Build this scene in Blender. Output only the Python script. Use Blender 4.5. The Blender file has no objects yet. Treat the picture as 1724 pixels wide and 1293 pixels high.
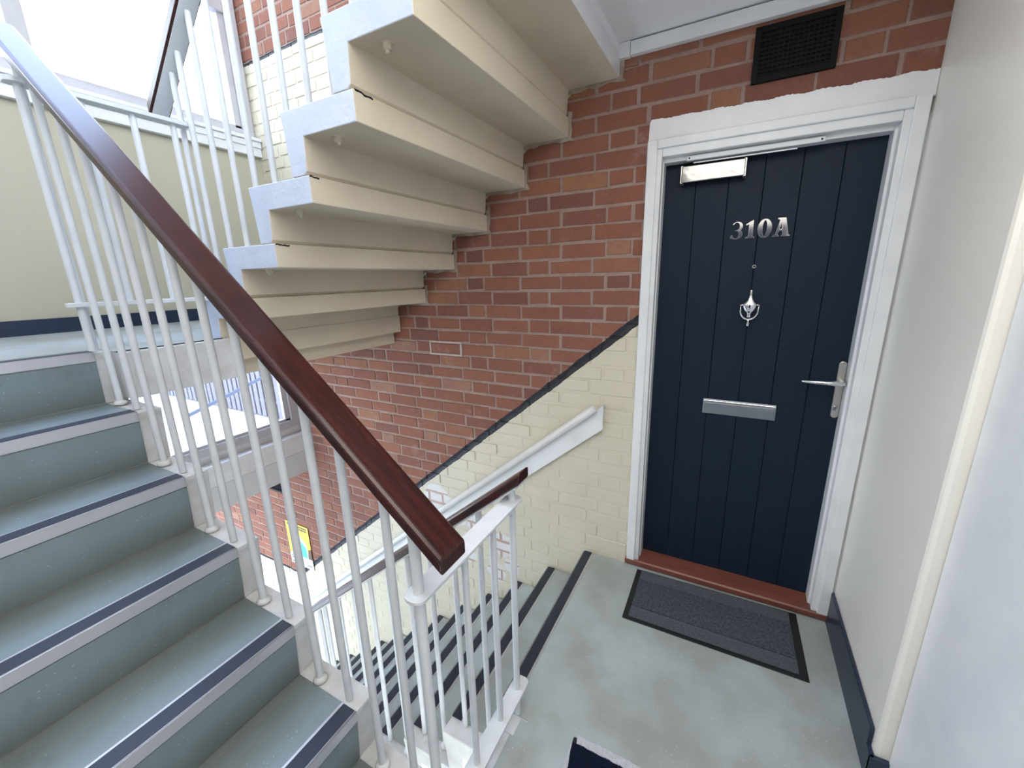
import bpy, bmesh, math, random
from mathutils import Vector, Matrix
S = bpy.context.scene
COL = S.collection
random.seed(7)

# ---------------------------------------------------------------- camera
YAW, PITCH, ROLL = 0.4971, -0.2531, -0.0264
CAM = Vector((0.51, -1.9858, 1.5304))
F_PX = 689.56
def cam_axes():
    cy, sy, cp, sp = math.cos(YAW), math.sin(YAW), math.cos(PITCH), math.sin(PITCH)
    f = Vector((-sy*cp, cy*cp, sp)); r = Vector((cy, sy, 0)); u = r.cross(f)
    cr, sr = math.cos(ROLL), math.sin(ROLL)
    return cr*r + sr*u, -sr*r + cr*u, f
_r, _u, _f = cam_axes()
cd = bpy.data.cameras.new('camera'); co = bpy.data.objects.new('camera', cd); COL.objects.link(co)
co.matrix_world = Matrix(((_r.x, _u.x, -_f.x, CAM.x), (_r.y, _u.y, -_f.y, CAM.y), (_r.z, _u.z, -_f.z, CAM.z), (0, 0, 0, 1)))
cd.sensor_width = 36; cd.lens = F_PX*36/1724; cd.clip_start = 0.02; cd.clip_end = 200
S.camera = co

# ---------------------------------------------------------------- world (bright overcast sky), exposure
w = bpy.data.worlds.new('overcast sky'); S.world = w; w.use_nodes = True
wn = w.node_tree.nodes; wl = w.node_tree.links; wn.clear()
wo = wn.new('ShaderNodeOutputWorld'); bg = wn.new('ShaderNodeBackground')
tc = wn.new('ShaderNodeTexCoord'); sx = wn.new('ShaderNodeSeparateXYZ'); cr = wn.new('ShaderNodeValToRGB')
cr.color_ramp.elements[0].position = 0.0; cr.color_ramp.elements[0].color = (0.62, 0.66, 0.70, 1)
cr.color_ramp.elements[1].position = 0.45; cr.color_ramp.elements[1].color = (0.74, 0.87, 1.0, 1)
_e = cr.color_ramp.elements.new(0.92); _e.color = (0.42, 0.58, 0.95, 1)
wl.new(tc.outputs['Generated'], sx.inputs[0]); wl.new(sx.outputs['Z'], cr.inputs[0])
wl.new(cr.outputs[0], bg.inputs['Color']); bg.inputs['Strength'].default_value = 5.0
wl.new(bg.outputs[0], wo.inputs['Surface'])
S.view_settings.view_transform = 'Standard'; S.view_settings.look = 'None'
S.view_settings.gamma = 1; S.view_settings.use_curve_mapping = False
S.view_settings.exposure = 1.0
S.cycles.use_denoising = True
S.cycles.max_bounces = 10; S.cycles.diffuse_bounces = 7
S.cycles.caustics_reflective = False; S.cycles.caustics_refractive = False

# unseen fill lamp, added above the camera to brighten the landing
def area_fill(name, loc, target, sx_, sy_, power, color):
    l = bpy.data.lights.new(name, 'AREA'); l.shape = 'RECTANGLE'; l.size = sx_; l.size_y = sy_
    l.energy = power; l.color = color
    o = bpy.data.objects.new(name, l); COL.objects.link(o); o.location = loc
    o.rotation_euler = (Vector(target)-Vector(loc)).to_track_quat('-Z', 'Y').to_euler()
    return o
area_fill('added_landing_fill', (0.50, -2.05, 2.43), (0.50, -2.05, 0), 1.0, 2.2, 18, (1.0, 0.97, 0.93))

# ---------------------------------------------------------------- measures
G, H = 0.2256, 0.18677
M_ = H/G
Z1 = 1.3194                       # upper half landing
XR, DX, DW, DY = 1.0149, 0.1855, 0.7579, 0.087
ZD0, ZD1 = 0.053, 1.988
XW = -2.53

# ---------------------------------------------------------------- materials
def mat(name, col=(.5, .5, .5), rough=.5, metal=0.0, spec=None, coat=0.0):
    m = bpy.data.materials.new(name); m.use_nodes = True
    b = m.node_tree.nodes['Principled BSDF']
    b.inputs['Base Color'].default_value = (*col, 1); b.inputs['Roughness'].default_value = rough
    b.inputs['Metallic'].default_value = metal
    if spec is not None: b.inputs['Specular IOR Level'].default_value = spec
    if coat: b.inputs['Coat Weight'].default_value = coat; b.inputs['Coat Roughness'].default_value = .15
    return m
class NT:
    def __init__(s, m):
        s.m = m; s.n = m.node_tree.nodes; s.l = m.node_tree.links; s.b = s.n['Principled BSDF']
        s.tc = s.n.new('ShaderNodeTexCoord')
    def noise(s, scale, detail=4, rough=.5, vec=None, sc=None):
        t = s.n.new('ShaderNodeTexNoise'); t.inputs['Scale'].default_value = scale
        t.inputs['Detail'].default_value = detail; t.inputs['Roughness'].default_value = rough
        v = vec or s.tc.outputs['Object']
        if sc:
            mp = s.n.new('ShaderNodeMapping'); mp.inputs['Scale'].default_value = sc; s.l.new(v, mp.inputs[0]); v = mp.outputs[0]
        s.l.new(v, t.inputs['Vector']); return t.outputs['Fac']
    def ramp(s, fac, stops):
        r = s.n.new('ShaderNodeValToRGB'); e = r.color_ramp.elements
        while len(e) < len(stops): e.new(0.5)
        for x, (p, c) in zip(e, stops):
            x.position = p; x.color = (*c, 1) if not isinstance(c, (int, float)) else (c, c, c, 1)
        s.l.new(fac, r.inputs[0]); return r.outputs[0]
    def mix(s, fac, a, b, mode='MIX'):
        x = s.n.new('ShaderNodeMix'); x.data_type = 'RGBA'; x.blend_type = mode
        for v, i in ((fac, 0), (a, 6), (b, 7)):
            if hasattr(v, 'links'): s.l.new(v, x.inputs[i])
            elif isinstance(v, (int, float)): x.inputs[i].default_value = v
            else: x.inputs[i].default_value = (*v, 1)
        return x.outputs[2]
    def math(s, op, a, b=0.0, c=None, clamp=False):
        x = s.n.new('ShaderNodeMath'); x.operation = op; x.use_clamp = clamp
        for i, v in enumerate((a, b) if c is None else (a, b, c)):
            if hasattr(v, 'links'): s.l.new(v, x.inputs[i])
            else: x.inputs[i].default_value = v
        return x.outputs[0]
    def color(s, c): s.l.new(c, s.b.inputs['Base Color'])
    def rough(s, c): s.l.new(c, s.b.inputs['Roughness'])
    def bump(s, h, strength=.3, dist=.002):
        x = s.n.new('ShaderNodeBump'); x.inputs['Strength'].default_value = strength; x.inputs['Distance'].default_value = dist
        s.l.new(h, x.inputs['Height']); s.l.new(x.outputs[0], s.b.inputs['Normal'])
def painted(name, c1, c2, rough=.5, bump=.25, nscale=6, fine=180, dist=.0015):
    m = mat(name, c1, rough); t = NT(m)
    t.color(t.mix(t.ramp(t.noise(nscale, 5), [(.35, 0.), (.68, 1.)]), c1, c2))
    t.bump(t.noise(fine, 3), bump, dist); return m
def vinyl(name, base, dark, light, rough, brown_backs=False):
    m = mat(name, base, rough, spec=.6); t = NT(m)
    big = t.ramp(t.noise(1.7 if brown_backs else 3.0, 5, .55), [(.40, 0.), (.62, 1.)])
    c = t.mix(t.math('MULTIPLY', big, .55 if brown_backs else .8), base, dark)
    smear = t.ramp(t.noise(2.2, 2, .45, sc=(1.2, .25, 1.2)), [(.42, 0.), (.85, 1.)])
    c = t.mix(t.math('MULTIPLY', smear, .26), c, (dark[0]*.75, dark[1]*.72, dark[2]*.66))
    v = t.n.new('ShaderNodeTexVoronoi'); v.inputs['Scale'].default_value = 62; t.l.new(t.tc.outputs['Object'], v.inputs['Vector'])
    spk = t.math('MULTIPLY', t.math('LESS_THAN', v.outputs['Distance'], .13), t.ramp(t.noise(14, 2), [(.5, 0.), (.56, 1.)]))
    c = t.mix(t.math('MULTIPLY', spk, .5), c, light)
    spots = t.ramp(t.noise(22, 3, .55), [(.735, 0.), (.76, 1.)])
    c = t.mix(t.math('MULTIPLY', spots, .55), c, (dark[0]*.4, dark[1]*.4, dark[2]*.42))
    back_fac = 0.0
    if brown_backs:      # browner and rougher toward tread backs and riser feet, with blotchy edges
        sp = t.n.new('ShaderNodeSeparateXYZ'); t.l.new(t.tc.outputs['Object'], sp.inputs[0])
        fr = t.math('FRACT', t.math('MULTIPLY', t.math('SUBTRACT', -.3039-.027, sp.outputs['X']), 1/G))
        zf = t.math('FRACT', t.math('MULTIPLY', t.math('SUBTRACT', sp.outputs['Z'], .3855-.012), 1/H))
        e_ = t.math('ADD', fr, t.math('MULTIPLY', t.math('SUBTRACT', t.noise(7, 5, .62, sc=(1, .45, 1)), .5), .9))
        back_fac = t.math('MULTIPLY', t.ramp(e_, [(.30, 0.), (.86, 1.)]), t.math('MULTIPLY', t.ramp(zf, [(.12, 1.), (.60, .12)]), .62))
        c = t.mix(back_fac, c, (.105, .105, .088))
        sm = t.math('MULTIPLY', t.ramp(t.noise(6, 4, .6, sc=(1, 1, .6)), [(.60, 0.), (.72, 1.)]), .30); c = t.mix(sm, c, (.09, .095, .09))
    t.color(c); rough = t.math('MULTIPLY_ADD', back_fac, .32, rough) if brown_backs else rough; t.rough(t.math('ADD', rough, t.math('MULTIPLY', t.noise(5, 3), .10)))
    t.bump(t.noise(420, 2), .18, .0006); return m
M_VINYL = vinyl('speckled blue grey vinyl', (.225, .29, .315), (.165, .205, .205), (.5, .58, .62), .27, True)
M_FLOOR = vinyl('speckled grey floor vinyl', (.42, .485, .50), (.30, .31, .285), (.6, .68, .68), .38)
M_WHITE = painted('white gloss paint', (.74, .75, .76), (.68, .69, .71), .32, .12, 9, 60)
M_FRAMEW = painted('backlit white window paint', (.50, .49, .52), (.44, .43, .46), .5, .3, 9, 60)  # white greyed toward lilac: the frame's backlit shade is put into the colour
M_STEEL = painted('white painted steel', (.66, .68, .70), (.60, .62, .65), .34, .25, 14, 90)
M_BLUEW = painted('pale blue grey masonry paint', (.58, .64, .78), (.52, .58, .72), .5, .5, 10, 60, .003)
M_STRING = painted('worn white string paint', (.66, .66, .66), (.53, .52, .50), .42, .5, 12, 60, .003)
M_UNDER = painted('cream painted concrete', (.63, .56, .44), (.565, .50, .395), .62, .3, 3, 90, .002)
M_CREAM = painted('cream wall paint', (.79, .76, .69), (.76, .73, .665), .40, .12, 2, 160)
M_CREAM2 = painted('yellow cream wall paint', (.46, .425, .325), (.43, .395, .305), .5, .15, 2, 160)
M_CEIL = painted('white ceiling paint', (.84, .84, .86), (.80, .80, .82), .6, .1, 2, 160)
M_SKIRT = painted('navy skirting paint', (.012, .024, .055), (.009, .018, .042), .35, .1, 4, 80)
M_BLACKS = painted('black nosing insert', (.022, .028, .048), (.016, .021, .036), .42, .5, 20, 500, .0008)
M_ALU = mat('dull aluminium', (.60, .60, .63), .34, .6)
M_CHROME = mat('polished chrome', (.74, .74, .76), .07, 1.0)
M_CLOSER = mat('polished steel cover', (.26, .255, .245), .16, 1.0)
_t = NT(M_CLOSER); _t.bump(_t.noise(14, 2), .35, .004)
M_TRACK = mat('silver enamel', (.62, .63, .65), .45, .1)
M_SATIN = mat('satin nickel', (.52, .505, .47), .3, .9)
M_BRUSH = mat('brushed steel', (.30, .32, .36), .36, .9)
M_BLACK = painted('black metal', (.004, .004, .005), (.005, .006, .007), .6, .1); M_BLACK.node_tree.nodes['Principled BSDF'].inputs['Specular IOR Level'].default_value = .15
M_DARK = mat('dark void', (.003, .003, .004), .9)
M_RUBBER = mat('black rubber', (.008, .009, .011), .55)
def m_wood(name, c1, c2, rough, coat=.6):
    m = mat(name, c1, rough, coat=coat); t = NT(m)
    f = t.noise(26, 7, .62, sc=(.16, 2.2, .35))
    t.color(t.mix(t.ramp(f, [(.36, 0.), (.64, 1.)]), c1, c2)); t.bump(t.noise(60, 4, sc=(.3, 2, 1)), .12, .001); return m
M_RAIL = m_wood('varnished mahogany', (.020, .0042, .0038), (.045, .0085, .0065), .27, .15); M_RAIL.node_tree.nodes['Principled BSDF'].inputs['Specular IOR Level'].default_value = .38
M_SILL = m_wood('red brown stained timber', (.145, .046, .032), (.20, .064, .043), .45, .1)
def m_door():
    m = mat('navy composite door skin', (.005, .013, .028), .55, spec=.22); t = NT(m)
    g = t.noise(120, 5, .6, sc=(1.6, 1, .12))
    t.color(t.mix(g, (.0045, .012, .026), (.0065, .016, .034))); t.bump(g, .5, .0012); return m
M_DOOR = m_door()
def m_carpet(name, c1, c2, sc):
    m = mat(name, c1, .95, spec=.1); t = NT(m)
    t.color(t.mix(t.ramp(t.noise(sc, 5, .7), [(.35, 0.), (.7, 1.)]), c1, c2)); t.bump(t.noise(500, 3), .9, .004); return m
M_CARPET = m_carpet('charcoal carpet pile', (.045, .051, .066), (.125, .138, .165), 95)
M_CARPET2 = m_carpet('grey ribbed pile', (.085, .095, .118), (.15, .165, .195), 120)
M_NAVYMAT = m_carpet('navy ribbed pile', (.003, .005, .015), (.012, .018, .04), 160)
M_FRAY = m_carpet('pale frayed edging', (.62, .64, .68), (.45, .47, .52), 80)
def m_glass():
    m = bpy.data.materials.new('window glass'); m.use_nodes = True; n = m.node_tree.nodes; l = m.node_tree.links; n.clear()
    o = n.new('ShaderNodeOutputMaterial'); tr = n.new('ShaderNodeBsdfTransparent'); gl = n.new('ShaderNodeBsdfGlossy')
    gl.inputs['Roughness'].default_value = .02; mx = n.new('ShaderNodeMixShader'); mx.inputs[0].default_value = .05
    l.new(tr.outputs[0], mx.inputs[1]); l.new(gl.outputs[0], mx.inputs[2]); l.new(mx.outputs[0], o.inputs['Surface']); return m
M_GLASS = m_glass()
M_ROOF = painted('pale roof felt', (.62, .63, .64), (.56, .57, .58), .8, .4, 3, 60)
M_GROUND = painted('pale concrete yard', (.42, .42, .42), (.34, .34, .34), .9, .4, 1.5, 40)
M_FENCE = m_carpet('weathered timber boards', (.17, .165, .19), (.22, .21, .235), 12)
M_CABLE = mat('grey blue cable', (.035, .05, .09), .5)
def solid(name, c, r=.5): return mat(name, c, r)

# brick wall: the paint line and the bare brick are decided by where the wall was painted
def m_brick():
    m = mat('red brick wall with painted dado', (.3, .1, .08), .8); t = NT(m)
    at = t.n.new('ShaderNodeAttribute'); at.attribute_name = 'Col'
    s2 = t.n.new('ShaderNodeSeparateColor'); t.l.new(at.outputs['Color'], s2.inputs[0])
    rnd, mort, bare = s2.outputs[0], s2.outputs[1], s2.outputs[2]
    dk = t.math('LESS_THAN', rnd, -.5)
    base = t.ramp(rnd, [(0., (.165, .066, .048)), (.05, (.20, .076, .050)), (.35, (.228, .084, .051)), (.6, (.246, .091, .053)), (.85, (.265, .102, .057)), (.96, (.30, .135, .070)), (1., (.30, .16, .11))])
    base = t.mix(dk, base, (.085, .065, .062))
    stain = t.ramp(t.noise(7, 6, .65), [(.38, 0.), (.7, 1.)])
    base = t.mix(t.math('MULTIPLY', stain, .42), base, (.175, .072, .058))
    eff = t.ramp(t.noise(4.2, 9, .78), [(.57, 0.), (.74, 1.)])
    base = t.mix(t.math('MULTIPLY', eff, .55), base, (.42, .30, .27))
    mcol = t.mix(t.ramp(t.noise(11, 5), [(.3, 0.), (.7, 1.)]), (.265, .175, .145), (.37, .265, .225))
    c = t.mix(mort, base, mcol)
    c = t.mix(t.math('MULTIPLY', t.ramp(t.noise(60, 3), [(.4, 0.), (.8, 1.)]), .3), c, (.12, .05, .04))
    sp = t.n.new('ShaderNodeSeparateXYZ'); t.l.new(t.tc.outputs['Object'], sp.inputs[0])
    wob = t.math('MULTIPLY', t.math('SUBTRACT', t.noise(9, 4, .6), .5), .028)
    X, Z = sp.outputs['X'], t.math('ADD', sp.outputs['Z'], wob)
    zl = t.math('MAXIMUM', t.math('MULTIPLY_ADD', X, .8214, 1.330-.122*.8214), -1.176)
    low = t.math('LESS_THAN', Z, zl)
    band_w = t.math('MULTIPLY_ADD', t.math('GREATER_THAN', zl, -1.17), .016, .010)
    lowband = t.math('LESS_THAN', t.math('ABSOLUTE', t.math('SUBTRACT', Z, zl)), band_w)
    zu = t.math('MAXIMUM', t.math('MULTIPLY_ADD', X, M_, 3.88), 2.953)
    up = t.math('MULTIPLY', t.math('MULTIPLY', t.math('GREATER_THAN', Z, 1.25), t.math('LESS_THAN', Z, zu)), t.math('GREATER_THAN', Z, t.math('MULTIPLY_ADD', X, M_, 2.50)))
    upband = t.math('MULTIPLY', t.math('LESS_THAN', t.math('ABSOLUTE', t.math('SUBTRACT', Z, zu)), .011), t.math('GREATER_THAN', X, -2.6))
    paint = t.math('MAXIMUM', low, up)
    pc = t.mix(t.ramp(t.noise(5, 5), [(.35, 0.), (.7, 1.)]), (.61, .56, .44), (.57, .52, .405))
    pc = t.mix(t.math('MULTIPLY', mort, .05), pc, (.44, .36, .27))
    # flaked places: white undercoat on the brick faces, bare pink mortar between
    def blob(x, z, r):
        d = t.math('SQRT', t.math('ADD', t.math('POWER', t.math('SUBTRACT', sp.outputs['X'], x), 2.0), t.math('POWER', t.math('SUBTRACT', sp.outputs['Z'], z), 2.0)))
        return t.math('MULTIPLY_ADD', d, -1/r, 1.0, clamp=True)
    bl = None
    for x, z, r in ((-1.18, .07, .20), (-1.02, .0, .16), (-.86, -.03, .16), (-.67, -.14, .16), (-.72, -.36, .13), (-.60, -.28, .10), (-.93, -.30, .10)):
        b = blob(x, z, r); bl = b if bl is None else t.math('MAXIMUM', bl, b)
    fl = t.math('GREATER_THAN', t.math('ADD', bl, t.math('MULTIPLY', t.noise(16, 4), .55)), .74)
    pc = t.mix(t.math('MULTIPLY', fl, .75), pc, t.mix(mort, (.66, .65, .68), (.40, .23, .19)))
    c = t.mix(paint, c, pc)
    c = t.mix(t.math('MAXIMUM', lowband, upband), c, (.014, .016, .022))
    t.color(c)
    r = t.math('MULTIPLY_ADD', paint, -.34, .84); t.rough(r)
    hb = t.math('ADD', t.noise(160, 4, .6), t.math('MULTIPLY', t.noise(34, 3), .8))
    t.bump(hb, .45, .0035)
    return m
M_BRICK = m_brick()

# ---------------------------------------------------------------- mesh helpers
class MB:
    def __init__(s): s.v = []; s.f = []; s.sm = []; s.mi = []
    def add(s, vs, fs, smooth=False, mi=0):
        o = len(s.v); s.v += [tuple(v) for v in vs]
        for f in fs: s.f.append([o+i for i in f]); s.sm.append(smooth); s.mi.append(mi)
    def box(s, a, b, mi=0):
        x0, y0, z0 = (min(a[i], b[i]) for i in range(3)); x1, y1, z1 = (max(a[i], b[i]) for i in range(3))
        s.add([(x0,y0,z0),(x1,y0,z0),(x1,y1,z0),(x0,y1,z0),(x0,y0,z1),(x1,y0,z1),(x1,y1,z1),(x0,y1,z1)],
              [(3,2,1,0),(4,5,6,7),(0,1,5,4),(1,2,6,5),(2,3,7,6),(3,0,4,7)], mi=mi); return s
    def prism(s, poly, axis, a, b, mi=0):
        # poly = list of 2D points in the plane normal to axis ('x': (y,z), 'y': (x,z), 'z': (x,y))
        def P(p, t): return {'x': (t, p[0], p[1]), 'y': (p[0], t, p[1]), 'z': (p[0], p[1], t)}[axis]
        n = len(poly); s.add([P(p, a) for p in poly] + [P(p, b) for p in poly],
              [tuple(range(n)), tuple(range(2*n-1, n-1, -1))] + [(i, (i+1) % n, n+(i+1) % n, n+i) for i in range(n)], mi=mi); return s
    def tube(s, pts, r, n=12, caps=True, smooth=True, mi=0):
        pts = [Vector(p) for p in pts]; rs = r if isinstance(r, (list, tuple)) else [r]*len(pts)
        rings = []; ref = None
        for i, p in enumerate(pts):
            d = (pts[min(i+1, len(pts)-1)] - pts[max(i-1, 0)]).normalized()
            if ref is None: ref = Vector((0, 0, 1)) if abs(d.z) < .9 else Vector((1, 0, 0))
            x = d.cross(ref).normalized(); y = d.cross(x); ref = -y if False else ref
            rings.append([p + rs[i]*(math.cos(2*math.pi*k/n)*x + math.sin(2*math.pi*k/n)*y) for k in range(n)])
        vs = [q for g in rings for q in g]
        fs = [(i*n+k, i*n+(k+1) % n, (i+1)*n+(k+1) % n, (i+1)*n+k) for i in range(len(pts)-1) for k in range(n)]
        s.add(vs, fs, smooth, mi)
        if caps: s.add(rings[0], [tuple(range(n))], False, mi); s.add(rings[-1], [tuple(range(n-1, -1, -1))], False, mi)
        return s
    def lathe(s, c, prof, axis='z', n=16, mi=0, squash=1.0):
        vs = []; c = Vector(c)
        for r, t in prof:
            for k in range(n):
                a = 2*math.pi*k/n; p, q = r*math.cos(a), r*math.sin(a)
                vs.append(c + (Vector((p, q*squash, t)) if axis == 'z' else Vector((p, t, q))))
        fs = [(i*n+k, i*n+(k+1) % n, (i+1)*n+(k+1) % n, (i+1)*n+k) for i in range(len(prof)-1) for k in range(n)]
        s.add(vs, fs, True, mi); return s
    def sweep(s, sec, p0, p1, mi=0, smooth=False):
        # sec: (y, z) offsets kept vertical / horizontal, swept from p0 to p1 (ends cut plumb)
        n = len(sec); vs = [(p0[0], p0[1]+a, p0[2]+b) for a, b in sec] + [(p1[0], p1[1]+a, p1[2]+b) for a, b in sec]
        s.add(vs, [tuple(range(n)), tuple(range(2*n-1, n-1, -1))] + [(i, (i+1) % n, n+(i+1) % n, n+i) for i in range(n)], smooth, mi); return s
    def mesh(s, name):
        me = bpy.data.meshes.new(name); me.from_pydata(s.v, [], s.f)
        for p, q, k in zip(me.polygons, s.sm, s.mi): p.use_smooth = q; p.material_index = k
        bm = bmesh.new(); bm.from_mesh(me); bmesh.ops.recalc_face_normals(bm, faces=bm.faces); bm.to_mesh(me); bm.free()
        me.update(); return me
    def build(s, name, m, parent=None, bevel=0, seg=2, **kw):
        me = s.mesh(name)
        for x in (m if isinstance(m, (list, tuple)) else [m]): me.materials.append(x)
        o = bpy.data.objects.new(name, me); COL.objects.link(o)
        if parent is not None:
            o.parent = parent; o.matrix_parent_inverse = Matrix.Translation(parent_world(parent)).inverted()
        if bevel:
            b = o.modifiers.new('bevel', 'BEVEL'); b.width = bevel; b.segments = seg; b.limit_method = 'ANGLE'; b.angle_limit = math.radians(50)
            b.harden_normals = False
        tag(o, **kw); return o
def parent_world(p):
    return p.location.copy() if p.type == 'EMPTY' else Vector((0, 0, 0))   # meshes are built in world coordinates
def tag(o, label=None, cat=None, group=None, kind=None):
    if label: o['label'] = label
    if cat: o['category'] = cat
    if group: o['group'] = group
    if kind: o['kind'] = kind
    return o
def thing(name, loc, label, cat, group=None, kind=None):
    o = bpy.data.objects.new(name, None); COL.objects.link(o); o.location = loc; o.empty_display_size = .1
    return tag(o, label, cat, group, kind)
ST = dict(kind='structure')

# ================================================================ SETTING
# ---- back wall: real bricks on a mortar bed, door opening left free
OX0, OX1, OZ1 = .128, 1.012, 2.07
def brick_wall():
    mb = MB(); cols = []
    def quadbed(x0, x1, z0, z1):
        mb.add([(x0,0,z0),(x1,0,z0),(x1,0,z1),(x0,0,z1)], [(0,1,2,3)]); cols.append((.5, 1, 0))
    def solid_(x0, x1, z0, z1, y1=.22):
        n = len(mb.f); mb.box((x0, .0004, z0), (x1, y1, z1)); cols.extend([(.5, 1, 0)]*(len(mb.f)-n))
    solid_(-2.60, OX0, -2.43, 6.2); solid_(OX0, 1.2, OZ1, 6.2); solid_(-4.8, -2.60, -2.43, .02); solid_(OX0, 1.2, -2.43, -.02)
    C = .075; ph = 1.7631 % C; PER = .795; j = .0062
    rz = random.Random(3)
    k0 = int(-2.43/C)-1
    for k in range(k0, 84):
        z0, z1 = ph + C*k + j, ph + C*(k+1) - j
        # header rows: flemish garden wall bond
        row = int(round((1.425+.002 - (z0+z1)/2)/C))
        off = -.398 if row % 2 == 0 else .008
        x = off - PER*8 - .055
        while x < 1.1:
            for ln in (.1125+.004, .2262, .2262, .2262):
                a, b = x + j, x + ln - j; x += ln
                if b < -4.8 or a > 1.02: continue
                if a < -2.60 and z1 > .02: 
                    if b < -2.58: continue
                    a = -2.60
                if z1 > OZ1+.001 and z0 < OZ1 and b > OX0: z0_ = OZ1
                else: z0_ = z0
                if z0 < OZ1 - .01 and b > OX0:
                    if a > OX0 - .03: continue
                    b = OX0
                if z1 < -2.43 or z0 > 6.2: continue
                r = rz.random(); d = rz.uniform(.0025, .0055)*(.5 if (z0+z1)/2 < 1.23+.8214*(x-ln) else 1)
                if ln < .2: r = min(1, max(0, rz.random()*1.3-.2))
                e = [rz.uniform(-.0033, .0033) for _ in range(8)]
                t = .0028
                ax, bx, az, bz = a+e[0], min(b+e[1], 1.016), z0_+e[2], z1+e[3]
                if bx-ax < .012: continue
                v = [(ax,0,az),(bx,0,az+e[4]),(bx,0,bz),(ax,0,bz+e[5]),
                     (ax+t,-d,az+t),(bx-t,-d,az+t+e[4]),(bx-t,-d,bz-t),(ax+t,-d,bz-t+e[5])]
                if a < -1.208 < b and z0 < .637 < z1: r = -1
                if a < .427 < b and z0 < 2.20 < z1: r = .96
                n = len(mb.f)
                mb.add(v, [(4,5,6,7),(0,1,5,4),(1,2,6,5),(2,3,7,6),(3,0,4,7)])
                cols.append((r, 0, 0)); cols.extend([(r, .35, 0)]*4)
    me = bpy.data.meshes.new('wall_back'); me.from_pydata(mb.v, [], mb.f)
    ca = me.color_attributes.new('Col', 'FLOAT_COLOR', 'CORNER')
    for p, c in zip(me.polygons, cols):
        for li in p.loop_indices: ca.data[li].color = (*c, 1)
    me.materials.append(M_BRICK)
    o = bpy.data.objects.new('wall_back', me); COL.objects.link(o); tag(o, kind='structure')
brick_wall()
# single brick repointed with pale mortar
mb = MB()
x0, z0, x1, z1, g_ = -1.138, 1.0820, -.900, 1.1692, .0115
rg = random.Random(21); q_ = lambda: rg.uniform(-.002, .002)
for a, b, c, d in ((x0, z0, x1, z0+g_), (x0, z1-g_, x1, z1), (x0, z0+g_, x0+g_, z1-g_), (x1-g_, z0+g_, x1, z1-g_)): mb.box((a+q_(), -.0062, b+q_()), (c+q_(), -.0005, d+q_()))
mb.build('trim_3', painted('fresh pale mortar', (.50, .42, .38), (.42, .33, .29), .9, .8, 30, 120, .003), **ST)
# ---- floors
mb = MB(); mb.box((-.024, -3.4, -.17), (XR+.06, 0.2, -.003)); mb.box((-.10, -1.42, -.17), (-.024, -1.062, -.003)); mb.box((XR-.5, -3.4, -.17), (2.2, -.67, -.003)); mb.build('floor', M_STRING, **ST)
mb = MB(); mb.box((-.0, -1.0, -.003), (2.2, -.0, 0)); mb.box((-.036, -2.45, -.003), (2.2, -1.062, 0)); mb.box((-.024, -1.062, -.003), (2.2, -1.0, 0)); mb.box((-.024, -.995, -.003), (-.0, 0, 0)); mb.box((-.036, -3.4, -.003), (2.2, -2.45, 0))
mb.build('floor', M_FLOOR, **ST)
# upper half landing: concrete slab with vinyl on top
mb = MB(); mb.box((-2.62, -2.45, 1.15), (-1.53, -1.40, Z1-.003)); mb.box((-2.62, -1.40, 1.15), (-1.45, 0, Z1-.003)); mb.box((-1.53, -1.40, 1.15), (-1.335, -1.03, Z1-.003))
mb.build('floor', M_STRING, bevel=.004, **ST)
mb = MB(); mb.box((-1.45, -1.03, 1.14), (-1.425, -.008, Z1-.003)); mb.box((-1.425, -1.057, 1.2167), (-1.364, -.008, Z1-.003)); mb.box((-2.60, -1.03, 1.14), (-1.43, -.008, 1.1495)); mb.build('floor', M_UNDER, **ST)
mb = MB(); mb.box((XW, -2.45, Z1-.003), (-1.527, -1.437, Z1)); mb.box((XW, -1.437, Z1-.003), (-1.489, 0, Z1)); mb.box((-1.489, -1.40, Z1-.003), (-1.36, -1.06, Z1)); mb.box((-1.489, -1.06, Z1-.003), (-1.46, -.0, Z1))
mb.build('floor', M_FLOOR, **ST)
mb = MB(); mb.box((-1.364, -1.40, Z1-.003), (-1.359, -1.057, Z1+.0008)); mb.build('trim_4', M_BLACKS, **ST)
# ground floor
mb = MB(); mb.box((-4.8, -2.6, -2.6), (1.2, 0.2, -2.43)); mb.build('floor', M_FLOOR, **ST)
# ---- ceilings
mb = MB(); mb.box((-.012, -3.4, 2.45), (2.2, 0.2, 2.60)); mb.build('ceiling', M_CEIL, **ST)
mb = MB(); mb.box((-.040, -1.057, 2.345), (-.012, -.008, 2.452)); mb.box((-.10, -3.4, 2.452), (-.012, -.0, 2.605)); mb.build('trim_2', M_CEIL, **ST)
mb = MB(); mb.box((-2.62, -3.4, 6.2), (2.2, .2, 6.35)); mb.build('ceiling', M_CEIL, **ST)
mb = MB(); mb.box((-4.8, -2.6, .02), (-2.50, -0.0, .20)); mb.build('ceiling', [M_ROOF], **ST)
# ceiling trim over the door, two lengths butted
mb = MB(); mb.box((-.018, -.030, 2.393), (.035, -.006, 2.449)); mb.box((.037, -.034, 2.395), (XR, -.006, 2.443)); mb.build('trim_1', M_WHITE, bevel=.002, **ST)
# ---- right wall with its corner, return and the white panel beyond
mb = MB(); mb.prism([(XR, .0), (XR, -.655), (XR+.003, -.664), (XR+.012, -.668), (XR+.20, -.668), (XR+.20, .2), (XR+.0, .2)], 'z', -2.43, 6.2)
mb.build('wall_right', M_CREAM, **ST)
mb = MB(); mb.box((1.048, -3.4, 0), (1.16, -.672, 2.45)); mb.build('door_2', M_WHITE, bevel=.004, **ST)
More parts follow.
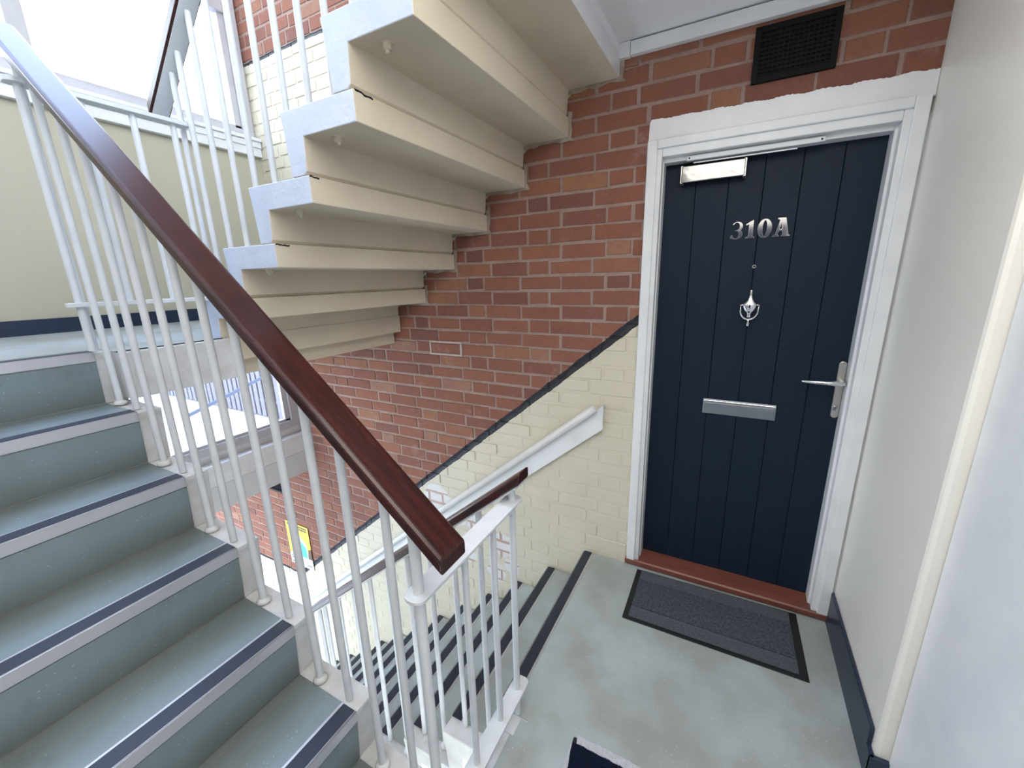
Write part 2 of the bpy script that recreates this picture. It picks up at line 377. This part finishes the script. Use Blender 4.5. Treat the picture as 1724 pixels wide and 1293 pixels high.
# navy skirting on right wall, stepped down at its end, then round the corner
mb = MB(); mb.prism([(-.008, 0), (-.008, .163), (-.638, .163), (-.640, .098), (-.682, .098), (-.682, 0)], 'x', XR-.012, XR-.0005)
mb.box((XR-.012, -.684, 0), (1.050, -.669, .098)); mb.build('baseboard_right', M_SKIRT, bevel=.002, **ST)
# ---- side wall of the near flight and the landing
mb = MB(); mb.box((-2.62, -2.55, -2.43), (-.10, -2.45, 6.2)); mb.build('wall_left', M_CREAM, **ST)
# ---- wall around the landing opening behind the camera
mb = MB(); mb.box((-.20, -3.4, 0), (-.10, -2.45, 2.45)); mb.box((-.2, -3.5, -.17), (2.2, -3.4, 6.2)); mb.box((-.10, -3.4, 2.60), (-.0, -2.45, 6.2)); mb.build('wall_rear', M_CREAM, **ST)
mb = MB(); mb.box((.15, -3.40, 0), (.95, -3.37, 2.02)); mb.build('added_dark_panel', M_SKIRT, bevel=.003, **ST)  # unseen dark panel, added as contrast for the chrome to reflect
# wall between the wells below the landing
mb = MB(); mb.box((-.10, -2.55, -2.43), (1.2, -2.45, -.17)); mb.build('wall_lower', M_CREAM, **ST)
# ---- window wall
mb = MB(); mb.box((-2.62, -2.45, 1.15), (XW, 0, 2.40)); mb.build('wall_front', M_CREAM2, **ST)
mb = MB(); mb.box((XW, -2.45, Z1), (XW+.014, -.002, 1.393)); mb.build('baseboard_front', M_SKIRT, bevel=.002, **ST)
def window(name, z0, z1, apz0, sillz, mull, transom, xf, parts):
    root = thing(name, (xf, -1.2, z0), None, None, kind='structure')
    m = MB()
    m.box((xf-.055, -2.45, z0-.06), (xf-.005, -.012, z0)); m.box((xf-.055, -2.45, z1), (xf-.005, -.012, z1+.06))
    m.box((xf-.055, -.085, z0), (xf-.005, -.012, z1)); m.box((xf-.055, -2.45, z0), (xf-.005, -2.38, z1))
    m.box((xf-.05, -.125, z0-.02), (xf-.02, -.085, z1)); m.box((xf-.05, -2.4, z0), (xf-.02, -.085, z0+.02))
    for y in mull: m.box((xf-.065, y-.035, z0), (xf+.012, y+.035, z1))
    for y0, y1, z in transom: m.box((xf-.06, y0, z), (xf, y1, z+.075))
    m.build('window_frame', M_FRAMEW, root, bevel=.003)
    m = MB(); m.box((xf-.036, -2.38, z0), (xf-.030, -.085, z1)); m.build('pane', M_GLASS, root)
    m = MB(); m.box((xf-.02, -2.45, sillz-.022), (xf+.055, -.004, sillz)); m.build('window_sill', M_WHITE, root, bevel=.004)
    m = MB(); m.box((xf-.03, -2.45, apz0), (xf+.035, -.006, sillz-.022)); m.box((xf+.035, -2.45, sillz-.06), (xf+.043, -.006, sillz-.022))
    m.build('apron', M_WHITE, root, bevel=.003)
    return root
window('window_1', 2.55, 6.0, 2.386, 2.50, (-1.075,), ((-1.04, -.09, 3.205), (-2.4, -1.11, 3.205)), -2.53, 0)
window('window_2', .47, 1.06, .02, .355, (), (), -2.54, 0)
mb = MB(); mb.box((-2.62, -2.45, 6.05), (-2.52, 0, 6.2)); mb.box((-2.62, -2.45, .02), (-2.57, 0, .42)); mb.box((-2.62, -2.45, 1.10), (-2.54, 0, 1.16)); mb.build('wall_front', M_WHITE, **ST)

# ================================================================ OUTSIDE
mb = MB(); mb.box((-40, -30, -2.66), (-4.81, 40, -2.60)); mb.build('ground', M_GROUND, kind='structure')
fen = thing('timber_fence', (-14, 5.3, -2.6), 'weathered upright board fence across the yard seen through the lower window', 'fence')
rr = random.Random(5)
for i in range(40):
    x = -20 + i*.285
    z = -2.55 + .0; m = MB(); m.box((x, 5.25, z), (x+.20, 5.28, z+1.55+rr.uniform(-.03, .03)))
    m.build('fence_board', M_FENCE, fen)
for z in (-2.1, -1.2):
    m = MB(); m.box((-20, 5.28, z), (-8.6, 5.33, z+.09)); m.build('fence_rail', M_FENCE, fen)
m = MB(); m.box((-20, 5.36, -2.6), (-8.6, 5.39, .5))
fen2 = m.build('boundary_screen', painted('pale far cladding', (.075, .073, .09), (.065, .064, .078), .8), None)
tag(fen2, 'pale tall screen wall rising behind the upright board fence outside', 'screen')
m = MB(); pts = []
for i in range(13):
    s = i/12; pts.append((-5.0, -1.3+3.6*s, -.315+ .98*s - .03*math.sin(math.pi*s)))
m.tube(pts, .022, 8); c = m.build('overhead_cable', M_CABLE); tag(c, 'blue grey cable sagging across the yard outside the lower window', 'cable')

# ================================================================ STAIR FLIGHTS
def unit_mesh(bev=.004):
    # one precast step seen along the stair: s = along the climb, z up, origin at top of nosing
    return [(0, 0), (.321, 0), (.321, -.081), (.095, -.081), (.089, -H+.012), (.078, -H+.0005), (.018, -H+.0005), (.004, -.03), (0, -.012)]
def flight(name, label, sgn, X0, Z0, n, y0, y1, ytop0, ytop1, lip, mats, under=True, first_drop=None, bolt=False, rear_white=False, last=None):
    """sgn=+1 climbs toward +X. y0 = wall side, y1 = open (well) side."""
    root = thing(name, (X0, (y0+y1)/2, Z0-H), label, 'stairs')
    body, top, ins, flange = mats
    for k in range(n):
        ox, oz = X0 + sgn*G*k, Z0 + H*k
        P = lambda s, z: (ox + sgn*s, oz - .003 + z)
        prof = unit_mesh()
        if k == n-1 and last: prof = [(last if a > .3 else a, b) for a, b in prof]
        ln = (last or .321) if k == n-1 else .321
        if first_drop and k == 0: prof = [(a, b-first_drop+H) if b < -.12 else (a, b) for a, b in prof]
        m = MB(); m.prism([P(*p) for p in prof], 'y', y0, y1)
        # paint: open end face takes the string colour, the rest the body colour
        me_o = m.build('step', list(body), root, bevel=.003, seg=2)
        yy = y1
        for p in me_o.data.polygons:
            c = p.center; nrm = p.normal
            if abs(c.y - y1) < 1e-4: p.material_index = 1
            elif nrm.z > .9 or nrm.x*sgn < -.8: p.material_index = 2 if nrm.z > .9 or (c.z > oz-.17 and (c.x-ox)*sgn < .03) else 0
            else: p.material_index = 3 if (rear_white and k == n-1 and nrm.x*sgn > .8 and (c.x-ox)*sgn > .3) else 0
        # vinyl tread and riser cover
        t = MB()
        t.box((ox+sgn*.052, ytop0, oz-.003), (ox+sgn*min(G+.02, ln), ytop1, oz))
        t.prism([(ox+sgn*.0155, oz-.036), (ox+sgn*.0005, oz-.036), (ox+sgn*.015, oz-H+.003), (ox+sgn*.025, oz-H+.003)], 'y', ytop0, ytop1)
        t.build('tread_cover', top, me_o)
        nz = MB(); nz.box((ox-sgn*.003, ytop0, oz-.033), (ox+sgn*.003, ytop1, oz+.0015)); nz.box((ox-sgn*.003, ytop0, oz-.003), (ox+sgn*.056, ytop1, oz+.0015))
        no = nz.build('nosing', flange, me_o, bevel=.0022, seg=3)
        b = MB(); b.box((ox+sgn*.003, ytop0+.002, oz+.0005), (ox+sgn*.046, ytop1-.002, oz+.0028)); b.build('nosing_insert', ins, me_o)
        if bolt:
            bb = MB(); cx, cy, cz = ox+sgn*.18, -1.0, oz-.081
            bb.lathe((cx, cy, cz), [(0, -.004), (.019, -.004), (.019, 0)], n=20); bb.lathe((cx, cy, cz-.004), [(0, -.016), (.0125, -.016), (.0125, 0)], n=6)
            bb.lathe((cx, cy, cz-.02), [(0, -.007), (.006, -.007), (.006, 0)], n=10)
            bb.build('bolt', M_UNDER, me_o)
    if rear_white:
        rg_ = random.Random(8); mt = MB(); wv_ = lambda a: a + rg_.uniform(-.006, .006)
        for k in range(n):
            ox, oz = X0 + sgn*G*k, Z0 + H*k
            lo = [(wv_(ox+.05+.30*i/9), oz-.097+rg_.uniform(-.008, .006)) for i in range(10)]
            ri = [(ox+.338+rg_.uniform(-.006, .006), oz-.085+.10*i/5) for i in range(6)]
            mt.prism([(ox+.05, oz-.075), (ox+.318, oz-.075), (ox+.318, oz+.02)] + ri[::-1] + lo[::-1], 'y', -.0085, -.0056)
        mt.build('mortar_fillet', M_MORTAR, root)
        for k, ya, yb in ((3, -1.050, -.985), (2, -1.054, -1.02), (1, -1.052, -1.00)):
            ck = MB(); cx, cz = X0+sgn*G*k+.3212, Z0+H*k-.006
            up = [(ya+(yb-ya)*i/8, cz+.003+rg_.uniform(-.0015, .002)-.0005*i) for i in range(9)]; dn = [(y, z-rg_.uniform(.003, .006)) for y, z in up]
            ck.prism(up + dn[::-1], 'x', cx-.001, cx+.0006); ck.build('crack', M_DARK, root)
    return root
M_MORTAR = painted('grey bedding mortar', (.26, .20, .165), (.40, .34, .28), .9, .8, 16, 90, .004)
FM = (M_BLACKS, M_ALU)
def near_flight():
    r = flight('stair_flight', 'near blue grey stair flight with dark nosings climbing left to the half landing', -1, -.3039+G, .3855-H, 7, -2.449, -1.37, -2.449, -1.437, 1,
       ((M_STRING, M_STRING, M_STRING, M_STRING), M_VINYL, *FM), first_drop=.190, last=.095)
    return r
near_flight()
# top nosing of the near flight, on the half landing
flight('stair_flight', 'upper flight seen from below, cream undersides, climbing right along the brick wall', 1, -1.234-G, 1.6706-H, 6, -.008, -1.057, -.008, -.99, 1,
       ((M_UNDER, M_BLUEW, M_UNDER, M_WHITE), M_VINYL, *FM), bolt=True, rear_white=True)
flight('stair_flight', 'lower flight descending left between painted brick wall and white balusters', 1, -.12-12*G, -12*H, 13, -.008, -1.06, -.008, -.995, 1,
       ((M_STRING, M_STRING, M_STRING, M_STRING), M_FLOOR, *FM), last=.096)

# ================================================================ BALUSTRADES
RB = .0102
def baluster(p, zb, zt, root, r=RB, collar=False, name='baluster'):
    m = MB(); m.tube([(p[0], p[1], zb), (p[0], p[1], zt)], r, 12)
    o = m.build(name, M_STEEL, root)
    if collar:
        c = MB(); c.lathe((p[0], p[1], zb), [(r, .0), (.019, .0), (.021, .006), (.017, .012), (r, .016)], n=16); c.build('collar', M_STRING, o)
    return o
def handrail(root, x0, x1, y, ztop0, slope, w=.07, t=.036, bar=True, endcap=.0):
    """ztop0 = top height at x = 0"""
    m = MB(); hw = w/2; c = .004
    r_ = .011; sec = []
    for cx_, cz_, a_ in ((hw-r_, -r_, 0), (-hw+r_, -r_, 90), (-hw+.006, -t+.006, 180), (hw-.006, -t+.006, 270)):
        rr_ = r_ if a_ < 180 else .006
        for i in range(6): q_ = math.radians(a_ + 90*i/5); sec.append((cx_+rr_*math.cos(q_), cz_+rr_*math.sin(q_)))
    f = lambda x: (x, y, ztop0 + slope*x)
    m.sweep(sec, f(x0), f(x1)); m.build('handrail', M_RAIL, root, bevel=.005, seg=3)
    if bar:
        b = MB(); b.sweep([(-.027, -t-.0002), (.027, -t-.0002), (.027, -t-.008), (-.027, -t-.008)], (x0-.012*(1 if x0 > x1 else -1), y, ztop0+slope*(x0-.012*(1 if x0 > x1 else -1))), (x1+.012, y, ztop0+slope*(x1+.012)) if x0 > x1 else (x1-.012, y, ztop0+slope*(x1-.012)))
        b.build('flat_bar', M_STEEL, root)
# near flight
YN, YF = -1.42, -1.0
bal = thing('balustrade', (-.7, YN, .4), 'near balustrade with wide dark red handrail over white balusters beside the blue stair treads', 'balustrade')
handrail(bal, .060, -1.53, YN, 1.057, -M_, w=.083)
zrail = lambda x: 1.055 - M_*x - .036 - .006
for k in range(-1, 5):
    nx, nz = -.3039 - G*k, .3855 + H*k
    for s, cl in ((.045, False), (.168, True)):
        x = nx - s
        baluster((x, YN), nz, zrail(x), bal, collar=cl)
baluster((-1.465, YN-.0, ), Z1, zrail(-1.465), bal)
# landing guard between near flight and lower flight
gd = thing('landing_guard', (-.045, -1.21, 0), 'short white steel guard with flat bars at the landing edge below the handrail end', 'guard rail')
XG = -.045
def guard_bar(name, x, y0, y1, z, root, w=.056, t=.010):
    m = MB(); hw = w/2; pts = []
    for (cx, cy, a0) in ((x, y1-.02*(1 if y1 > y0 else -1), 0),): pass
    n = 8; P = []
    r = .022
    ys, ye = min(y0, y1), max(y0, y1)
    for cx, cy, a in ((x+hw-r, ye-r, 0), (x-hw+r, ye-r, 90), (x-hw+r, ys+r, 180), (x+hw-r, ys+r, 270)):
        for i in range(n+1):
            q = math.radians(a + 90*i/n); P.append((cx+r*math.cos(q), cy+r*math.sin(q)))
    m.prism(P, 'z', z-t, z); return m.build(name, M_STEEL, root, bevel=.0015)
guard_bar('top_bar', XG, -1.45, -.955, .865, gd); guard_bar('bottom_bar', XG, -1.45, -.935, .115, gd)
baluster((XG, YN), -.0, 1.055-M_*XG-.042, gd, r=.0128, name='post')
for y in (-1.248, -1.105): baluster((XG, y), .115, .856, gd)
baluster((XG, -.985), 0, .977+M_*XG-.042, gd, r=.0110, name='post')
# lower flight
bl = thing('balustrade', (-.5, YF, -.3), 'lower balustrade with narrow dark handrail over the descending steps', 'balustrade')
handrail(bl, .006, -1.14, YF, .977, M_, w=.068)
zl = lambda x: .977 + M_*x - .042
for k in range(0, 5):
    nx, nz = -.12 - G*(k+1), -H*(k+1)
    for s, cl in ((.07, False), (.183, True)):
        x = nx + s
        if x > -.1: continue
        baluster((x, YF), nz, zl(x), bl, collar=cl)
baluster((-1.13+.02, YF), -5*H, zl(-1.11), bl)
# upper flight
bu = thing('balustrade', (-1.0, YF, 1.6), 'upper balustrade seen from below, pale bars on stepped flight edge by the window', 'balustrade')
handrail(bu, .30, -1.61, YF, 3.572, M_, t=.048)
zu = lambda x: 3.560 + M_*x - .042
for k in range(-1, 5):
    nx, nz = -1.234 + G*k, 1.6706 + H*k
    for s, cl in ((.07, False), (.183, False)):
        x = nx + s; baluster((x, YF), nz, zu(x), bu)
baluster((-1.455, YF), Z1, zu(-1.455), bu)
# half landing guard
gh = thing('landing_guard', (-1.42, -1.22, Z1), 'white guard panel with two flat bars at the half landing edge before the window', 'guard rail')
XH = -1.42
guard_bar('top_bar', XH, -1.47, -.995, 2.135, gh, w=.05, t=.014); guard_bar('bottom_bar', XH, -1.475, -.985, 1.487, gh, w=.045, t=.014)
for y in (-1.305, -1.172, -1.05): baluster((XH, y), 1.487, 2.121, gh)
baluster((XH, -1.44), 1.325, 2.121, gh, r=.011, name='post')

# white wall rail on the brick wall
wr = thing('wall_handrail', (-.5, -.03, .5), 'white painted handrail on a sloping backboard fixed to the cream brick wall', 'handrail')
m = MB(); xa, xb = -.031, -2.75
f = lambda x, z: (x, z + M_*x)
m.prism([f(xa, .919), f(xb, .919), f(xb, .787), f(xa, .787)], 'y', -.006, -.026); m.build('backboard', M_WHITE, wr, bevel=.002)
m = MB(); pts = [(-.072, -.046, .936+M_*-.072), (-2.75, -.046, .936+M_*-2.75)]
m.tube([(-.070, -.046, .936+M_*-.070)]+pts, [.012, .021, .021], 18); m.build('rail', M_WHITE, wr)
m = MB()
for x, z, a in ((-.205, .855, .6), (-.165, .868, -.5)):
    cx, cz = x, z+M_*x
    m.box((cx-.010, -.028, cz-.002), (cx+.010, -.026, cz+.002))
m.tube([(-.185, -.026, .861+M_*-.185), (-.185, -.029, .861+M_*-.185)], .011, 14); m.build('fixing', M_WHITE, wr)

# ================================================================ FRONT DOOR
door = thing('door_1', (DX+DW/2, .05, 0), None, None, kind='structure')
tag(door, kind='structure')
xl, xr_ = DX, DX+DW
# leaf with five grooves
m = MB(); nb = 6; wv = .0022; gd_ = .004; x = xl
for i in range(nb):
    a, b = xl + DW*i/nb, xl + DW*(i+1)/nb
    pa = a + (wv if i else 0); pb = b - (wv if i < nb-1 else 0)
    m.add([(pa,DY,ZD0),(pb,DY,ZD0),(pb,DY,ZD1),(pa,DY,ZD1)], [(0,1,2,3)])
    if i: m.add([(pa,DY,ZD0),(pa,DY,ZD1),(a,DY+gd_,ZD1),(a,DY+gd_,ZD0)], [(0,1,2,3)])
    if i < nb-1: m.add([(pb,DY,ZD0),(pb,DY,ZD1),(b,DY+gd_,ZD1),(b,DY+gd_,ZD0)], [(0,1,2,3)])
m.box((xl, DY+.0045, ZD0), (xr_, DY+.045, ZD1))
leaf = m.build('door_leaf', M_DOOR, door)
# frame: outer casing, inner step, glazing rebate; jambs and head as one continuous painted frame
m = MB()
def ring(xa, xb, zt, wx, wz, y0, y1):
    m.box((xa, y0, .04), (xa+wx, y1, zt)); m.box((xb-wx, y0, .04), (xb, y1, zt)); m.box((xa+wx, y0, zt-wz), (xb-wx, y1, zt))
ring(.121, 1.006, 2.072, .041, .035, -.020, .10)
ring(.150, .975, 2.045, .031, .040, -.008, .10)
ring(.166, .955, 2.014, .0195, .026, .030, .14)
fr = m.build('door_frame', M_WHITE, door, bevel=.0035, seg=2)
# painted lintel course above the frame
m = MB(); rg = random.Random(11); top = [(.124 + (XR-.125)*i/160, 2.150 - .008*i/160 + .002*math.sin(i*.31) + rg.uniform(-.0016, .0016) - (.012 if i == 0 else 0)) for i in range(161)]
m.prism([(.122, 2.065), (XR-.001, 2.065)] + top[::-1], 'y', -.0075, .001); m.build('painted_lintel', M_WHITE, door)
# threshold
m = MB(); m.prism([(-.014, .010), (-.016, .034), (-.010, .040), (.14, .058), (.14, .0), (-.004, .0), (-.004, .010)], 'x', .112, XR-.003)
m.build('threshold', M_SILL, door, bevel=.002)
# letter plate
m = MB(); x0, x1, z0, z1 = .420, .715, .883, .955
m.box((x0, DY-.006, z0), (x1, DY+.002, z1)); lp = m.build('letter_plate', M_BRUSH, door, bevel=.002)
m = MB(); m.box((x0+.006, DY-.011, z0+.004), (x1-.006, DY-.006, z1-.016)); m.build('letter_flap', M_BRUSH, lp, bevel=.0015)
m = MB(); m.box((x0+.003, DY-.014, z1-.014), (x1-.003, DY-.006, z1-.004)); m.build('flap_hinge', M_CHROME, lp, bevel=.0015)
# handle
m = MB(); P = []; xc = .9205; hw = .0135
for cz, a in ((1.169-hw, 0), (.928+hw, 180)):
    for i in range(13):
        q = math.radians(a + 180*i/12); P.append((xc+hw*math.cos(q), cz+hw*math.sin(q)))
m.prism(P, 'y', DY-.009, DY+.001); hb = m.build('handle_plate', M_SATIN, door, bevel=.002)
m = MB(); zc = 1.0835
m.tube([(.926, DY-.008, zc), (.926, .045, zc)], .0095, 14)
m.tube([(.929, .045, zc), (.915, .036, zc+.000), (.88, .033, zc+.001), (.84, .034, zc), (.81, .040, zc-.001), (.789, .050, zc-.001)], [.0085, .0105, .0098, .0090, .0082, .0050], 14)
m.build('lever', M_CHROME, hb)
m = MB(); m.lathe((xc-.003, DY-.009, .975), [(0, -.003), (.0075, -.003), (.0085, 0)], axis='y', n=16); m.box((xc-.008, DY-.0115, .960), (xc+.002, DY-.009, .972))
m.build('lock_cylinder', M_BRUSH, hb)
# peephole
m = MB(); m.lathe((.566, DY, 1.551), [(.0075, .0), (.0075, -.004), (.005, -.004), (.005, -.002), (0, -.002)], axis='y', n=20); ph_ = m.build('peephole', M_SATIN, door)
m = MB(); m.lathe((.566, DY-.002, 1.551), [(.0032, 0), (.0022, -.0015), (0, -.0018)], axis='y', n=12); m.build('lens', M_DARK, ph_)
# urn knocker
m = MB(); kx, ky = .566, DY-.014
m.lathe((kx, ky+.002, 0), [(.0, 1.4555), (.0028, 1.4545), (.0042, 1.450), (.0032, 1.445), (.0055, 1.441), (.0035, 1.437), (.0050, 1.431), (.0065, 1.424), (.0110, 1.413), (.020, 1.402), (.026, 1.396), (.027, 1.388), (.025, 1.380), (.020, 1.370), (.0125, 1.361), (.0070, 1.356), (.0065, 1.346), (.0085, 1.341), (.0, 1.338)], n=20, squash=.42)
kb = m.build('door_knocker', M_CHROME, door)
m = MB(); pts = []
for i in range(21):
    a = math.radians(180 + 180*i/20); pts.append((kx + .0335*math.cos(a), ky-.006, 1.372 + .042*math.sin(a)))
pts = [(kx-.026, ky-.004, 1.393), (kx-.034, ky-.005, 1.391)] + pts + [(kx+.034, ky-.005, 1.391), (kx+.026, ky-.004, 1.393)]
m.tube(pts, .0035, 10); m.lathe((kx, ky-.006, 0), [(0, 1.333), (.0055, 1.331), (.0042, 1.322), (.006, 1.312), (.0055, 1.303), (0, 1.300)], n=14)
m.build('knocker_ring', M_CHROME, kb)
# closer with arm track
m = MB(); m.box((.256, DY-.050, 1.903), (.494, DY+.001, 1.968)); dc = m.build('door_closer', M_CLOSER, door, bevel=.004)
m = MB(); m.box((.252, DY-.048, 1.901), (.263, DY, 1.970)); m.box((.487, DY-.048, 1.901), (.498, DY, 1.970)); m.build('end_cap', M_SATIN, dc, bevel=.002)
m = MB(); m.box((.275, .018, 1.982), (.742, .042, 2.000)); tr_ = m.build('closer_track', M_TRACK, door, bevel=.0015)
m = MB()
for x in (.285, .731): m.tube([(x, .018, 1.991), (x, .0168, 1.991)], .0032, 12)
m.build('screw', M_DARK, tr_)
m = MB(); m.box((.30, .036, 1.9735), (.66, .046, 1.9785)); m.build('closer_arm', M_BRUSH, dc)
# number: didone style raised chrome characters
def char_poly(pls, x, z, w, h, name):
    cu = bpy.data.curves.new(name, 'CURVE'); cu.dimensions = '2D'; cu.fill_mode = 'BOTH'; cu.extrude = .0016; cu.bevel_depth = .0007; cu.bevel_resolution = 2
    for pl in pls:
        sp = cu.splines.new('POLY'); sp.points.add(len(pl)-1); sp.use_cyclic_u = True
        for q, (a, b) in zip(sp.points, pl): q.co = (a*w, b*h, 0, 1)
    o = bpy.data.objects.new(name, cu); COL.objects.link(o)
    dg = bpy.context.evaluated_depsgraph_get(); me = bpy.data.meshes.new_from_object(o.evaluated_get(dg))
    bpy.data.objects.remove(o)
    for v in me.vertices:
        c = v.co.copy(); v.co = (x + c.x, DY-.003 - c.z, z + c.y)
    me.materials.clear(); me.materials.append(M_CHROME)
    q = bpy.data.objects.new(name, me); COL.objects.link(q); q.parent = door; q.matrix_parent_inverse = Matrix.Translation(door.location).inverted(); return q
def arc(cx, cy, rx, ry, a0, a1, n=18): return [(cx+rx*math.cos(math.radians(a0+(a1-a0)*i/n)), cy+ry*math.sin(math.radians(a0+(a1-a0)*i/n))) for i in range(n+1)]
NZ, NH = 1.667, .069
three = (arc(.50, .74, .44, .26, 150, -58) + [(.56, .50)] + arc(.46, .27, .50, .27, 62, -152) + arc(.10, .14, .10, .10, 230, 20)
         + arc(.42, .27, .26, .235, -150, 74)[0:] + [(.34, .485), (.34, .515)] + arc(.44, .74, .27, .23, -78, 148)[0:])
char_poly([three], .464, NZ-.002, .046, NH, 'number_digit')
one = [(.10, 0), (.95, 0), (.95, .05), (.76, .09), (.76, 1.0), (.68, 1.0), (.05, .80), (.05, .74), (.36, .80), (.36, .09), (.10, .05)]
char_poly([one], .517, NZ, .037, NH, 'number_digit')
char_poly([arc(.5, .5, .5, .53, 0, 345, 30), arc(.5, .5, .17, .46, 0, 345, 24)], .562, NZ, .050, NH, 'number_digit')
aa = [(.0, 0), (.36, 0), (.36, .05), (.25, .08), (.33, .30), (.55, .30), (.60, .08), (.50, .05), (.50, 0), (1.0, 0), (1.0, .05), (.92, .08), (.68, 1.02), (.22, 1.02), (.22, .96), (.36, .92), (.15, .10), (.0, .05)]
ain = [(.355, .38), (.53, .38), (.455, .78)]
char_poly([aa, ain], .618, NZ, .058, NH, 'number_letter')

# ================================================================ VENTS, POSTER, MATS
def vent(x0, x1, z0, z1, label, n):
    r = thing('air_vent', ((x0+x1)/2, 0, z0), label, 'vent')
    m = MB(); b = .020
    m.box((x0, -.016, z0), (x0+b, .002, z1)); m.box((x1-b, -.016, z0), (x1, .002, z1)); m.box((x0+b, -.016, z0), (x1-b, .002, z0+b)); m.box((x0+b, -.016, z1-b), (x1-b, .002, z1))
    m.build('vent_frame', M_BLACK, r, bevel=.0015)
    m = MB(); nx = n; nz = max(4, int(round(n*(z1-z0-2*b)/(x1-x0-2*b))))
    for i in range(1, nx): x = x0+b+(x1-x0-2*b)*i/nx; m.box((x-.0022, -.0125, z0+b), (x+.0022, -.0085, z1-b))
    for i in range(1, nz): z = z0+b+(z1-z0-2*b)*i/nz; m.box((x0+b, -.013, z-.0022), (x1-b, -.0080, z+.0022))
    m.build('mesh_grille', M_BLACK, r)
    m = MB(); m.box((x0+b, -.0075, z0+b), (x1-b, -.0062, z1-b)); m.build('backing', M_DARK, r)
vent(.482, .736, 2.203, 2.381, 'black square mesh air vent in the brickwork above the front door', 15)
vent(-3.21, -2.965, -.325, -.145, 'small black air vent on brick low beneath the lower window apron', 12)

po = thing('poster', (-2.87, -.008, -1.06), 'yellow and turquoise notice on the brick above the ground floor dado', 'poster')
YP = -.010
def flat(name, x0, x1, z0, z1, m_, dy=0, par=po):
    q = MB(); q.box((x0, YP-dy-.0012, z0), (x1, YP-dy, z1)); return q.build(name, m_, par)
sh = flat('poster_sheet', -3.03, -2.705, -1.066, -.614, solid('poster yellow', (.72, .50, .05)))
flat('poster_footer', -3.03, -2.705, -1.066, -.952, solid('poster white', (.62, .64, .68)), .0013)
q = MB(); q.prism([(-2.985, -.952), (-2.76, -.952), (-2.76, -.80), (-2.84, -.735), (-2.93, -.735), (-2.985, -.79)], 'y', YP-.0026, YP-.0013); q.build('poster_picture', solid('poster pale', (.60, .70, .70)), po)
q = MB(); q.prism([(-2.945, -.952), (-2.77, -.952), (-2.775, -.84), (-2.84, -.79), (-2.93, -.80)], 'y', YP-.0039, YP-.0026); q.build('poster_picture', solid('poster turquoise', (.06, .42, .52)), po)
q = MB(); q.prism([(-2.76, -.952), (-2.705, -.952), (-2.705, -.84), (-2.74, -.85)], 'y', YP-.0039, YP-.0026); q.build('poster_picture', solid('poster brown', (.10, .05, .035)), po)
q = MB(); rg = random.Random(2)
for z, a, b in ((-.640, -3.01, -2.73), (-.664, -2.90, -2.73), (-.985, -3.01, -2.88), (-1.005, -3.01, -2.90), (-1.030, -2.79, -2.72), (-1.045, -3.01, -2.91)):
    x = a
    while x < b:
        l = rg.uniform(.010, .028); q.box((x, YP-.0032, z-.006), (min(x+l, b), YP-.0024, z+.006)); x += l+.006
q.build('poster_print', solid('poster ink', (.05, .05, .06)), po)

dm = thing('doormat', (.54, -.2, 0), 'charcoal ribbed doormat with black rubber edge before the navy front door', 'doormat')
A = [(.184, -.032), (.188, -.389), (.901, -.383), (.893, -.018)]
m = MB(); m.prism(A, 'z', .0008, .005); m.build('rubber_border', M_RUBBER, dm, bevel=.0015)
def lerp4(u, v):
    a, b, c, d = (Vector((*p, 0)) for p in (A[0], A[3], A[1], A[2]))
    p = (a*(1-u)+b*u)*(1-v) + (c*(1-u)+d*u)*v; return p.x, p.y
def patch(u0, u1, v0, v1, z0, z1, name, mt, par, rib=0):
    m = MB()
    if rib:
        for i in range(rib):
            a, b = v0+(v1-v0)*i/rib, v0+(v1-v0)*(i+.72)/rib
            m.prism([lerp4(u0, a), lerp4(u1, a), lerp4(u1, b), lerp4(u0, b)], 'z', z0, z1)
        m.prism([lerp4(u0, v0), lerp4(u1, v0), lerp4(u1, v1), lerp4(u0, v1)], 'z', z0, z0+.0015)
    else: m.prism([lerp4(u0, v0), lerp4(u1, v0), lerp4(u1, v1), lerp4(u0, v1)], 'z', z0, z1)
    return m.build(name, mt, par)
patch(.035, .955, .215, .75, .005, .0095, 'carpet_centre', M_CARPET, dm)
patch(.035, .955, .03, .20, .005, .0095, 'ribbed_band', M_CARPET2, dm, 6); patch(.035, .955, .765, .945, .005, .0095, 'ribbed_band', M_CARPET2, dm, 7)

d2 = thing('doormat', (.55, -1.2, 0), 'navy ribbed mat with pale frayed edge at the bottom of the view', 'doormat')
m = MB()
m.add([(.172, -.994, .012), (.93, -.992, .006), (.93, -1.42, .006), (.166, -1.42, .006), (.21, -1.0, .011), (.185, -1.06, .011)], [(0, 4, 1), (4, 5, 3, 2, 1), (0, 5, 4), (0, 3, 5)])
m.build('mat_pile', M_NAVYMAT, d2)
m = MB(); m.prism([(.166, -.972), (.93, -.969), (.93, -1.42), (.166, -1.42)], 'z', .0008, .004); m.build('mat_backing', M_RUBBER, d2)
m = MB(); rg = random.Random(9); N = 60; outer = [(.176 + .75*i/N, -.966 + rg.uniform(-.0025, .0025)) for i in range(N+1)]; inner = [(.182 + .745*i/N, -.993 + rg.uniform(-.002, .002)) for i in range(N+1)]
m.prism(outer + inner[::-1], 'z', .004, .0125); m.build('mat_edging', M_FRAY, d2)
m = MB(); m.prism([(.166, -.985), (.172, -1.03), (.180, -1.07), (.176, -1.11), (.166, -1.12)], 'z', .004, .014); m.build('curled_corner', M_FRAY, d2)
m = MB(); rr = random.Random(4)
for i in range(60):
    x = .19 + i*.0122; m.box((x, -1.42, .0055), (x+.006, -.99, .0095))
m.build('mat_ribs', M_NAVYMAT, d2)
